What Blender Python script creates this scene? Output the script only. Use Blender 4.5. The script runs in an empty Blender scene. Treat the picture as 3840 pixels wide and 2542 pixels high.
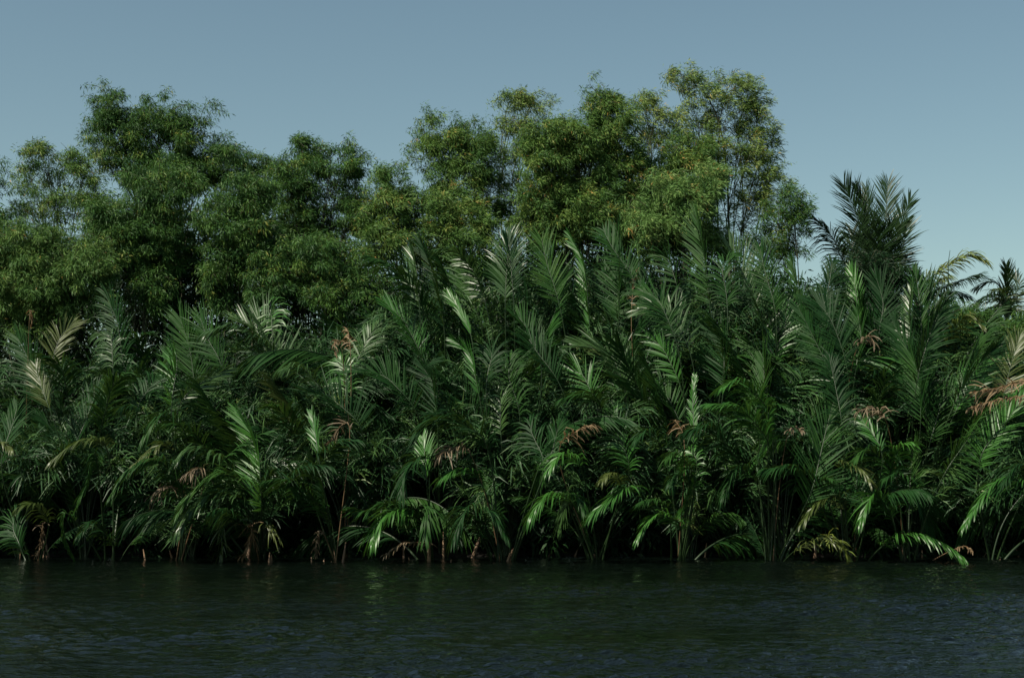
import bpy, math, random
import numpy as np
from mathutils import Vector

# ------------------------------------------------------------------ camera, sky, sun
random.seed(7)
rng = np.random.default_rng(11)
sc = bpy.context.scene
col = sc.collection
CAM_Z, TILT, FPX = 2.2, math.radians(5.24), 5641.0       # focal length in pixels of the 3840 px wide frame
cam = bpy.data.cameras.new('camera')
cam.lens = FPX / 3840 * 36; cam.sensor_width = 36
cam.clip_start = 0.5; cam.clip_end = 6000
camo = bpy.data.objects.new('camera', cam); col.objects.link(camo)
camo.location = (0, 0, CAM_Z); camo.rotation_euler = (math.pi/2 + TILT, 0, 0)
sc.camera = camo

SUN = Vector((-0.70, -0.52, 1.02)).normalized()          # towards the sun: high on the left, behind the camera
w = bpy.data.worlds.new('World'); sc.world = w; w.use_nodes = True
nt = w.node_tree; nt.nodes.clear()
sky = nt.nodes.new('ShaderNodeTexSky'); sky.sky_type = 'NISHITA'; sky.sun_disc = False
sky.sun_elevation = math.asin(SUN.z); sky.sun_rotation = math.atan2(SUN.x, SUN.y)
sky.air_density = 1.0; sky.dust_density = .7; sky.ozone_density = 1.6
tint = nt.nodes.new('ShaderNodeMix'); tint.data_type = 'RGBA'; tint.blend_type = 'MULTIPLY'
tint.inputs[0].default_value = 1.0; tint.inputs[7].default_value = (1.0, 1.02, 0.82, 1)
bg = nt.nodes.new('ShaderNodeBackground'); bg.inputs[1].default_value = 0.080
wo = nt.nodes.new('ShaderNodeOutputWorld')
nt.links.new(sky.outputs[0], tint.inputs[6]); nt.links.new(tint.outputs[2], bg.inputs[0]); nt.links.new(bg.outputs[0], wo.inputs[0])
sl = bpy.data.lights.new('sun', 'SUN'); sl.energy = 5.0; sl.angle = math.radians(0.5); sl.color = (1.0, 0.92, 0.78)
so = bpy.data.objects.new('sun', sl); col.objects.link(so)
so.rotation_euler = SUN.to_track_quat('Z', 'Y').to_euler()
sc.view_settings.view_transform = 'Standard'; sc.view_settings.look = 'None'
sc.view_settings.exposure = 0.45; sc.view_settings.gamma = 1.0
sc.cycles.max_bounces = 5; sc.cycles.diffuse_bounces = 1; sc.cycles.glossy_bounces = 2
sc.cycles.transmission_bounces = 2; sc.cycles.transparent_max_bounces = 2

# ------------------------------------------------------------------ helpers
def at(px, py, Y):
    """pixel of the 3840x2542 frame -> world point at distance Y"""
    dx = (px - 1920) / FPX; dy = (1271 - py) / FPX
    c, s = math.cos(TILT), math.sin(TILT)
    y = c - dy*s; z = s + dy*c
    k = Y / y
    return np.array((dx*k, Y, CAM_Z + z*k))
D2S = 3840 / 2369.0
def atd(x, y, Y): return at(x*D2S, y*D2S, Y)
CROPS = {1: (0, 200, 1.568), 2: (960, 200, 1.568), 3: (1900, 200, 1.568), 4: (2840, 500, 1.568),
         5: (0, 1100, 1.425), 6: (960, 1100, 1.425), 7: (1900, 1100, 1.425), 8: (2840, 1300, 1.425)}
def atc(c, x, y, Y):
    ox, oy, s = CROPS[c]
    return at(ox + x/s, oy + y/s, Y)

def norm(a): return a / np.maximum(np.linalg.norm(a, axis=-1, keepdims=True), 1e-9)

def mesh_np(name, V, quads, mat, attr=None, smooth=True):
    me = bpy.data.meshes.new(name)
    V = np.asarray(V, np.float32); Q = np.asarray(quads, np.int32)
    me.vertices.add(len(V)); me.vertices.foreach_set('co', V.ravel())
    me.loops.add(Q.size); me.loops.foreach_set('vertex_index', Q.ravel())
    me.polygons.add(len(Q))
    me.polygons.foreach_set('loop_start', np.arange(len(Q), dtype=np.int32)*4)
    me.polygons.foreach_set('loop_total', np.full(len(Q), 4, np.int32))
    if smooth: me.polygons.foreach_set('use_smooth', np.ones(len(Q), bool))
    me.update(calc_edges=True)
    if attr is not None:
        a = me.attributes.new('var', 'FLOAT', 'POINT'); a.data.foreach_set('value', np.asarray(attr, np.float32))
    me.materials.append(mat)
    return me

def link(name, data, parent=None, loc=(0, 0, 0)):
    o = bpy.data.objects.new(name, data); col.objects.link(o); o.location = loc
    if parent: o.parent = parent
    return o
def tag(o, label=None, cat=None, group=None, kind=None):
    if label: o['label'] = label
    if cat: o['category'] = cat
    if group: o['group'] = group
    if kind: o['kind'] = kind
    return o

# ------------------------------------------------------------------ materials
def leaf_mat(name, cols, rough=0.4, trans=0.25, spec=0.5, use_attr=False, tcol=(0.08, 0.14, 0.02, 1)):
    k = (1.42, 1.34, 1.02) if use_attr and name != 'undergrowth_leaf_shade' else (.58, .80, .50) if 'dead' not in name and 'base' not in name else (.7, .7, .62); cols = [(p, tuple(u*v for u, v in zip(k, c))) for p, c in cols]
    m = bpy.data.materials.new(name); m.use_nodes = True; t = m.node_tree; t.nodes.clear()
    N = t.nodes.new; L = t.links.new
    if use_attr:
        a = N('ShaderNodeAttribute'); a.attribute_name = 'var'; fac = a.outputs['Fac']
    else:
        oi = N('ShaderNodeObjectInfo'); tc = N('ShaderNodeTexCoord')
        nz = N('ShaderNodeTexNoise'); nz.inputs['Scale'].default_value = 2.2; nz.inputs['Detail'].default_value = 3
        L(tc.outputs['Object'], nz.inputs['Vector'])
        mx = N('ShaderNodeMath'); mx.operation = 'MULTIPLY_ADD'; L(nz.outputs['Fac'], mx.inputs[0]); mx.inputs[1].default_value = 0.7
        ad = N('ShaderNodeMath'); ad.operation = 'MULTIPLY_ADD'; L(oi.outputs['Random'], ad.inputs[0]); ad.inputs[1].default_value = 0.65; ad.inputs[2].default_value = -0.18
        L(ad.outputs[0], mx.inputs[2]); fac = mx.outputs[0]
    r = N('ShaderNodeValToRGB'); L(fac, r.inputs[0])
    el = r.color_ramp.elements
    while len(el) < len(cols): el.new(0.5)
    for i, (p, c) in enumerate(cols):
        el[i].position = p; el[i].color = (*c, 1)
    b = N('ShaderNodeBsdfPrincipled'); L(r.outputs[0], b.inputs['Base Color'])
    b.inputs['Roughness'].default_value = rough; b.inputs['Specular IOR Level'].default_value = spec
    tr = N('ShaderNodeBsdfTranslucent')
    mc = N('ShaderNodeMix'); mc.data_type = 'RGBA'; mc.blend_type = 'MIX'; mc.inputs[0].default_value = 0.45
    L(r.outputs[0], mc.inputs[6]); mc.inputs[7].default_value = tcol; L(mc.outputs[2], tr.inputs[0])
    ms = N('ShaderNodeMixShader'); ms.inputs[0].default_value = trans
    L(b.outputs[0], ms.inputs[1]); L(tr.outputs[0], ms.inputs[2])
    o = N('ShaderNodeOutputMaterial'); L(ms.outputs[0], o.inputs[0])
    return m
M = {}
M['nipa'] = leaf_mat('nipa_leaf', [(0, (.008, .030, .013)), (.45, (.020, .060, .021)), (.8, (.046, .098, .028)), (1, (.085, .13, .038))], .55, .24, .16)
M['pale'] = leaf_mat('nipa_leaf_pale_lit', [(0, (.050, .094, .040)), (1, (.095, .145, .062))], .4, .22)  # paler tone of fronds lit face-on, put into the leaf colour
M['bright'] = leaf_mat('nipa_leaf_young_sunlit', [(0, (.045, .130, .032)), (1, (.085, .20, .045))], .42, .3)  # young leaves, and sunlit highlights put into the leaf colour
M['olive'] = leaf_mat('nipa_leaf_olive', [(0, (.065, .085, .026)), (1, (.14, .13, .045))], .45, .28)
M['yellow'] = leaf_mat('palm_leaf_yellow', [(0, (.22, .22, .06)), (1, (.34, .32, .10))], .45, .3, tcol=(.3, .28, .05, 1))
M['dry'] = leaf_mat('dead_leaf', [(0, (.15, .11, .075)), (1, (.27, .21, .15))], .6, .2, .3, tcol=(.3, .2, .1, 1))
M['orange'] = leaf_mat('dead_leaf_orange', [(0, (.19, .13, .075)), (1, (.34, .24, .15))], .6, .2, .3, tcol=(.4, .18, .05, 1))
M['coco'] = leaf_mat('coconut_leaf', [(0, (.016, .036, .020)), (1, (.036, .062, .024))], .4, .12, .4)
M['rib'] = leaf_mat('palm_midrib', [(0, (.012, .026, .012)), (1, (.034, .056, .022))], .45, .0)
M['rib_dry'] = leaf_mat('dead_midrib', [(0, (.16, .09, .05)), (1, (.28, .18, .10))], .6, .0)
M['stub'] = leaf_mat('leaf_base', [(0, (.10, .06, .04)), (.5, (.24, .15, .10)), (1, (.48, .30, .19))], .7, .0)
G = [(0, (.012, .042, .015)), (.35, (.026, .076, .022)), (.7, (.048, .112, .026)), (.93, (.095, .155, .038)), (1, (.17, .18, .05))]
M['bamboo'] = leaf_mat('bamboo_leaf', G, .55, .25, .2, True)
M['bamboo_y'] = leaf_mat('bamboo_leaf_yellow', [(0, (.032, .078, .026)), (.4, (.088, .155, .046)), (.8, (.17, .225, .08)), (.95, (.26, .26, .11)), (1, (.34, .23, .09))], .55, .25, .2, True)
M['bamboo_b'] = leaf_mat('bamboo_leaf_bright', [(0, (.022, .064, .020)), (.5, (.052, .118, .034)), (.93, (.11, .175, .05)), (1, (.24, .15, .06))], .55, .28, .2, True)
M['bamboo_m'] = leaf_mat('bamboo_leaf_mixed', [(0, (.020, .062, .019)), (.5, (.060, .128, .034)), (.85, (.125, .185, .052)), (.96, (.21, .20, .065)), (1, (.30, .18, .07))], .55, .25, .2, True)
M['bamboo_p'] = leaf_mat('bamboo_leaf_pale', [(0, (.034, .092, .03)), (.5, (.084, .170, .056)), (.93, (.15, .23, .09)), (1, (.30, .18, .07))], .55, .28, .2, True)
M['under'] = leaf_mat('undergrowth_leaf_shade', [(0, (.005, .018, .009)), (.7, (.014, .040, .016)), (1, (.035, .075, .025))], 0.55, .1, .2, True)  # leaf colour darkened to carry the shade of the deep gaps
def bark(name, c0, c1, scale=6):
    m = bpy.data.materials.new(name); m.use_nodes = True; t = m.node_tree; b = t.nodes['Principled BSDF']
    n = t.nodes.new('ShaderNodeTexNoise'); n.inputs['Scale'].default_value = scale; n.inputs['Detail'].default_value = 6
    tc = t.nodes.new('ShaderNodeTexCoord'); t.links.new(tc.outputs['Object'], n.inputs['Vector'])
    r = t.nodes.new('ShaderNodeValToRGB'); r.color_ramp.elements[0].color = (*c0, 1); r.color_ramp.elements[1].color = (*c1, 1)
    r.color_ramp.elements[0].position = .3; r.color_ramp.elements[1].position = .7
    t.links.new(n.outputs['Fac'], r.inputs[0]); t.links.new(r.outputs[0], b.inputs['Base Color']); b.inputs['Roughness'].default_value = .75
    bp = t.nodes.new('ShaderNodeBump'); bp.inputs['Strength'].default_value = .5; bp.inputs['Distance'].default_value = .03
    t.links.new(n.outputs['Fac'], bp.inputs['Height']); t.links.new(bp.outputs[0], b.inputs['Normal'])
    return m
M['culm'] = bark('bamboo_culm', (.030, .034, .018), (.075, .075, .035))
M['trunk'] = bark('palm_trunk', (.05, .04, .03), (.13, .11, .08), 9)
M['mud'] = bark('river_mud', (.006, .005, .004), (.014, .011, .008), 3)

# ------------------------------------------------------------------ setting: river and ground
def water_mat():
    m = bpy.data.materials.new('river_water'); m.use_nodes = True; t = m.node_tree; b = t.nodes['Principled BSDF']
    N = t.nodes.new; L = t.links.new
    b.inputs['Base Color'].default_value = (.0018, .0036, .0026, 1); b.inputs['Roughness'].default_value = .035; b.inputs['IOR'].default_value = 1.333
    tc = N('ShaderNodeTexCoord')
    def noise(sx, sy, rot, det, rough=.55):
        mp = N('ShaderNodeMapping'); mp.inputs['Scale'].default_value = (sx, sy, 1); mp.inputs['Rotation'].default_value = (0, 0, rot)
        L(tc.outputs['Object'], mp.inputs[0]); n = N('ShaderNodeTexNoise'); n.inputs['Scale'].default_value = 1; n.inputs['Detail'].default_value = det
        n.inputs['Roughness'].default_value = rough; L(mp.outputs[0], n.inputs['Vector']); return n.outputs['Fac']
    a = noise(5, 7, .25, 3, .6); c = noise(14, 17, -.3, 2); e = noise(.8, 1.5, .2, 2)
    gust = noise(.06, .22, .18, 3)
    def mad(x, k, y):
        q = N('ShaderNodeMath'); q.operation = 'MULTIPLY_ADD'; L(x, q.inputs[0]); q.inputs[1].default_value = k
        if y is not None: L(y, q.inputs[2])
        else: q.inputs[2].default_value = 0
        return q.outputs[0]
    h = mad(c, .28, mad(a, 1.0, mad(e, 2.2, None)))
    gr = N('ShaderNodeMapRange'); L(gust, gr.inputs[0]); gr.inputs[1].default_value = .35; gr.inputs[2].default_value = .65; gr.inputs[3].default_value = .35; gr.inputs[4].default_value = 1.0
    bp = N('ShaderNodeBump'); bp.inputs['Distance'].default_value = .05; L(h, bp.inputs['Height']); L(gr.outputs[0], bp.inputs['Strength']); L(bp.outputs[0], b.inputs['Normal'])
    return m
def sheet(name, xs, ys, zf, mat):
    X, Y = np.meshgrid(xs, ys); Z = zf(X, Y)
    V = np.stack([X, Y, Z], -1).reshape(-1, 3); nx, ny = len(xs), len(ys)
    i = (np.arange(ny-1)[:, None]*nx + np.arange(nx-1)[None]).ravel()
    Q = np.stack([i, i+1, i+nx+1, i+nx], -1)
    return link(name, mesh_np(name, V, Q, mat))
wr = np.random.default_rng(21)
WAVES = []
for k in range(90):
    lam = math.exp(wr.uniform(math.log(.13), math.log(.5))); th = math.radians(72) + wr.normal(0, .55)      # crests run mostly across the view
    WAVES.append((2*math.pi/lam*math.cos(th), 2*math.pi/lam*math.sin(th), wr.uniform(0, 6.28), 0.0070*lam*wr.uniform(.5, 1.3)/.9))
def wave_z(X, Y):
    z = np.zeros_like(X)
    g = .55 + .30*np.sin(X*.22 + Y*.45 + 1.2*np.sin(X*.13)) + .22*np.sin(X*.5 - Y*1.1 + 2) + .035*(X - .5*(Y-25))
    g = np.clip(g, .25, 1.3)
    for kx, ky, p, a in WAVES: z += a*np.sin(kx*X + ky*Y + p + .6*np.sin(.35*X + .2*Y + p))
    edge = np.clip((Y-12)/3, 0, 1)*np.clip((42.5-Y)/1.5, 0, 1)*np.clip((16-np.abs(X))/2, 0, 1)
    return z*g*edge
wx = np.concatenate([[-400, -100, -40], np.arange(-16.5, 16.6, .045), [40, 100, 400]])
wy = np.concatenate([[-60, -30, 0, 8], np.arange(13, 43, .06), [50, 60]])
tag(sheet('river', wx, wy, wave_z, water_mat()), kind='structure')
ys = np.unique(np.concatenate([[-2500, -600, -120, -60, -45, -38, -34], np.arange(38.6, 47, .35), [48, 52, 60, 90, 200, 700, 2500]]))
xs = np.unique(np.concatenate([[-2500, -800, -200, -60], np.arange(-24, 24.1, .6), [60, 200, 800, 2500]]))
def gz(X, Y):
    e = 42.6 + .3*np.sin(X*.55) + .15*np.sin(X*1.7+1)
    r = np.clip((Y - e)/5.0, -0.35, 1)
    z = np.where(r < 0, r*2.0, .45*np.sqrt(np.clip(r, 0, 1))) + .05*np.sin(X*3.1)*np.cos(Y*2.3)*(Y > 30)*(Y < 60)
    z = np.where((Y < 38.8) & (Y > -34.5), -1.6, z)
    z = np.where(Y <= -38, .6, z)
    return z
tag(sheet('ground', xs, ys, gz, M['mud']), kind='structure')
def ground_z(x, y): return float(gz(np.array([x]), np.array([y]))[0])

# ------------------------------------------------------------------ palm fronds
def resample(P, n):
    P = np.asarray(P, float); d = np.r_[0, np.cumsum(np.linalg.norm(np.diff(P, axis=0), axis=1))]
    t = np.linspace(0, d[-1], n)
    return np.stack([np.interp(t, d, P[:, k]) for k in range(3)], -1), d[-1]
def hermite(a, b, ta, tb, n=16):
    t = np.linspace(0, 1, n)[:, None]
    return (2*t**3-3*t**2+1)*a + (t**3-2*t**2+t)*ta + (-2*t**3+3*t**2)*b + (t**3-t**2)*tb
def spline(pts):
    """smooth curve through points, last tangents natural"""
    P = [np.asarray(p, float) for p in pts]; out = []
    P = [2*P[0]-P[1]] + P + [2*P[-1]-P[-2]]
    for i in range(1, len(P)-2):
        ta = (P[i+1]-P[i-1])/2; tb = (P[i+2]-P[i])/2
        out.append(hermite(P[i], P[i+1], ta, tb, 10)[:-1])
    return np.concatenate(out + [P[-2][None]])
def tube(P, r0, r1, sides=5, power=1.0):
    n = len(P); T = norm(np.gradient(P, axis=0)); ref = np.array((0.31, -0.9, 0.2))
    A = norm(np.cross(T, ref)); B = np.cross(T, A)
    r = (r0 + (r1-r0)*np.linspace(0, 1, n)**power)[:, None, None]
    a = np.linspace(0, 2*np.pi, sides, endpoint=False)
    V = P[:, None] + r*(np.cos(a)[None, :, None]*A[:, None] + np.sin(a)[None, :, None]*B[:, None])
    i = np.arange(n-1)[:, None]*sides; j = np.arange(sides)[None]; k = (j+1) % sides
    Q = np.stack([i+j, i+k, i+sides+k, i+sides+j], -1).reshape(-1, 4)
    return V.reshape(-1, 3), Q

def leaflets(P, s0, L, roll=0., style='F', droop=.3, a0=46, a1=12, wid=.034, lift=18, spacing=.085, seed=0, twist=0., ragged=.12, tip=.5, viewdir=None, messy=0.):
    """two rows of leaflets along the curve P from fraction s0 to its tip"""
    r = np.random.default_rng(seed)
    P, tot = resample(P, 60); T = norm(np.gradient(P, axis=0))
    m = max(8, int(tot*(1-s0)/spacing))
    s = np.repeat(np.linspace(s0, .995, m), 2) + r.normal(0, .15/m, 2*m); s = np.clip(s, s0, .998)
    side = np.tile([1., -1.], m)
    keep = r.random(2*m) > .03 + .25*(np.sin(s*60+seed) > .93)
    s, side = s[keep], side[keep]; k = len(s); u = (s-s0)/(1-s0)
    gi = s*59; i0 = np.clip(gi.astype(int), 0, 58); f = (gi-i0)[:, None]
    p = P[i0]*(1-f)+P[i0+1]*f; t = norm(T[i0]*(1-f)+T[i0+1]*f)
    if style == 'F':
        N0 = np.array(viewdir if viewdir is not None else (-.3, -.9, .3)); N = norm(N0 - t*(t@N0)[:, None]); S = np.cross(t, N)
    elif style == 'X':      # curve lies in the xz plane
        S = np.tile(np.array((0., 1, 0)), (k, 1)); N = norm(np.cross(t, S)); N *= -1
    else:                   # arching: leaf surface faces up
        up = np.array((0., .25, 1)); S = norm(np.cross(t, up)); N = norm(np.cross(S, t))
    ro = np.radians(roll + twist*u)[:, None]
    S, N = S*np.cos(ro)+N*np.sin(ro), N*np.cos(ro)-S*np.sin(ro)
    ang = np.radians(a0+(a1-a0)*u**1.2 + r.normal(0, 3.5, k) + 5*np.sin(s*37+seed))[:, None]
    lf = np.radians(lift + r.normal(0, 7, k))[:, None]
    d = norm(t*np.cos(ang) + np.sin(ang)*(S*side[:, None]*np.cos(lf) + N*np.sin(lf)))
    if messy: d = norm(d + r.normal(0, .33*messy, (k, 3)))
    prof = np.minimum(1, .55+u*2.2)*np.clip((1-u)*1.9+tip, 0, 1)
    ln = L*prof*(1+r.normal(0, ragged, k).clip(-.5, .3))
    dr = droop*(.7+.6*r.random(k))
    secs = np.array([0, .3, .62, .86, 1.]); wp = np.array([.45, 1., .85, .45, .05])
    pts = [p]; dirs = [d]; cur = p
    for a, b in zip(secs[:-1], secs[1:]):
        g = norm(d + (dr*((a+b)/2)**1.3*2.0)[:, None]*np.array((0.05, 0, -1.)))
        cur = cur + g*(ln*(b-a))[:, None]; pts.append(cur); dirs.append(g)
    ww = wid*(.8+.4*r.random(k))*np.clip(.6+.8*prof, 0, 1.1)
    tw = np.radians(r.normal(0, 22 + 40*messy, k))[:, None]
    Vs = []
    for q, g, wq in zip(pts, dirs, wp):
        a = norm(t - g*np.sum(t*g, -1, keepdims=True)); b = np.cross(g, a)
        wv = (a*np.cos(tw)+b*np.sin(tw))*(ww*wq/2)[:, None]
        Vs += [q-wv, q+wv]
    V = np.stack(Vs, 1)            # k,10,3
    base = (np.arange(k)*10)[:, None]
    Q = np.concatenate([np.stack([base[:, 0]+2*j, base[:, 0]+2*j+1, base[:, 0]+2*j+3, base[:, 0]+2*j+2], -1) for j in range(4)])
    return V.reshape(-1, 3), Q

def add_frond(parent, P, mat='nipa', rib='rib', r0=.04, s0=.4, label=None, **kw):
    P, _ = resample(P, 40)
    V, Q = leaflets(P, s0, **kw)
    o = link('frond', mesh_np('frond', V, Q, M[mat]), parent)
    if label: o['label'] = label
    V, Q = tube(P, r0, .006, 5, .9)
    link('midrib', mesh_np('midrib', V, Q, M[rib]), o)
    return o

# generic fronds, reused (with shared mesh data) by every palm
GEN = {}
def gen_curve(L, p0, p1, pw=1.6, side=0.):
    s = np.linspace(0, 1, 40); ph = np.radians(p0+(p1-p0)*s**pw); ds = L/39
    x = np.cumsum(np.sin(ph))*ds; z = np.cumsum(np.cos(ph))*ds
    return np.stack([x, side*s**2*L*.15, z], -1)
def gen_variant(i, kind):
    r = np.random.default_rng(100+i+{'up': 0, 'arch': 50, 'low': 90}[kind])
    if kind == 'up':   P = gen_curve(6.5, r.uniform(3, 10), r.uniform(18, 58), 1.4, r.normal()); dr, sp = r.uniform(.06, .4), .046
    elif kind == 'arch': P = gen_curve(6.0, r.uniform(8, 18), r.uniform(75, 115), 1.5, r.normal()); dr, sp = .5, .05
    else: P = gen_curve(4.2, r.uniform(12, 30), r.uniform(110, 150), 1.2, r.normal()); dr, sp = .85, .055
    V, Q = leaflets(P, r.uniform(.36, .45) if kind != 'low' else .3, L=r.uniform(.85, 1.15), style='X', roll=r.uniform(-15, 15), twist=r.choice([-1, 1])*r.uniform(0, 75),
                    droop=dr*r.uniform(.7, 1.3), lift=float(r.choice([8, 22, 38])), spacing=sp, seed=i*7+3, wid=.036, ragged=r.uniform(.08, .3), tip=r.uniform(.3, .7))
    me = mesh_np('frond', V, Q, M['nipa'])
    V, Q = tube(P, .04, .006, 5, .9)
    return me, mesh_np('midrib', V, Q, M['rib'])
for kd, n in (('up', 15), ('arch', 10), ('low', 8)):
    GEN[kd] = [gen_variant(i, kd) for i in range(n)]
MATVAR = {}
def gen_frond(parent, kind, az, scale, tilt=0., mat=None):
    me, rb = random.choice(GEN[kind])
    if mat:
        key = (me.name, mat)
        if key not in MATVAR:
            c = me.copy(); c.materials[0] = M[mat]; MATVAR[key] = c
        me = MATVAR[key]
    o = link('frond', me, parent); o.rotation_euler = (random.gauss(0, .05), tilt, az); o.scale = (scale,)*3
    link('midrib', rb, o)
    return o

# ---- stubs of old leaf bases
def stub_mesh(i):
    r = np.random.default_rng(500+i); h = r.uniform(.4, 1.2)
    P = np.stack([np.linspace(0, r.normal(0, .16), 7), np.linspace(0, r.normal(-.05, .08), 7), np.linspace(-.3, h, 7)], -1)
    V, Q = tube(P, r.uniform(.05, .085), .012, 7, 1.8)
    V += r.normal(0, .005, V.shape)
    return mesh_np('leaf_base', V, Q, M['stub'])
STUBS = [stub_mesh(i) for i in range(9)]

# ------------------------------------------------------------------ nipa palms
ENV = np.array([(-200, 760), (0, 800), (250, 765), (420, 735), (600, 735), (760, 705), (850, 630), (960, 585), (1150, 575), (1320, 560),
                (1610, 530), (1700, 580), (1850, 615), (2000, 625), (2150, 655), (2250, 705), (2369, 770), (2600, 740)])
def env_h(x, Y, extra):
    px = 1920/D2S + x/Y*FPX/D2S
    return atd(px, np.interp(px, ENV[:, 0], ENV[:, 1])+extra, Y)[2]
PALMS = []
def nipa(x, Y, row):
    e = link('nipa_palm', None, None, (x, Y, ground_z(x, Y)))
    tag(e, None, 'palm', 'nipa palms crowding the river bank')
    PALMS.append((e, x, Y, row)); return e
xs1 = np.arange(-15.0, 15.5, 2.15); xs2 = np.arange(-16, 16.6, 2.3); xs3 = np.arange(-17, 17.6, 2.4)
for x in xs1: nipa(x+random.uniform(-.4, .4), 40.5+random.uniform(-.25, .35), 0)
for x in xs2: nipa(x+random.uniform(-.5, .5), 42.3+random.uniform(-.4, .4), 1)
for x in xs3: nipa(x+random.uniform(-.5, .5), 44.3+random.uniform(-.4, .4), 2)

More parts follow.
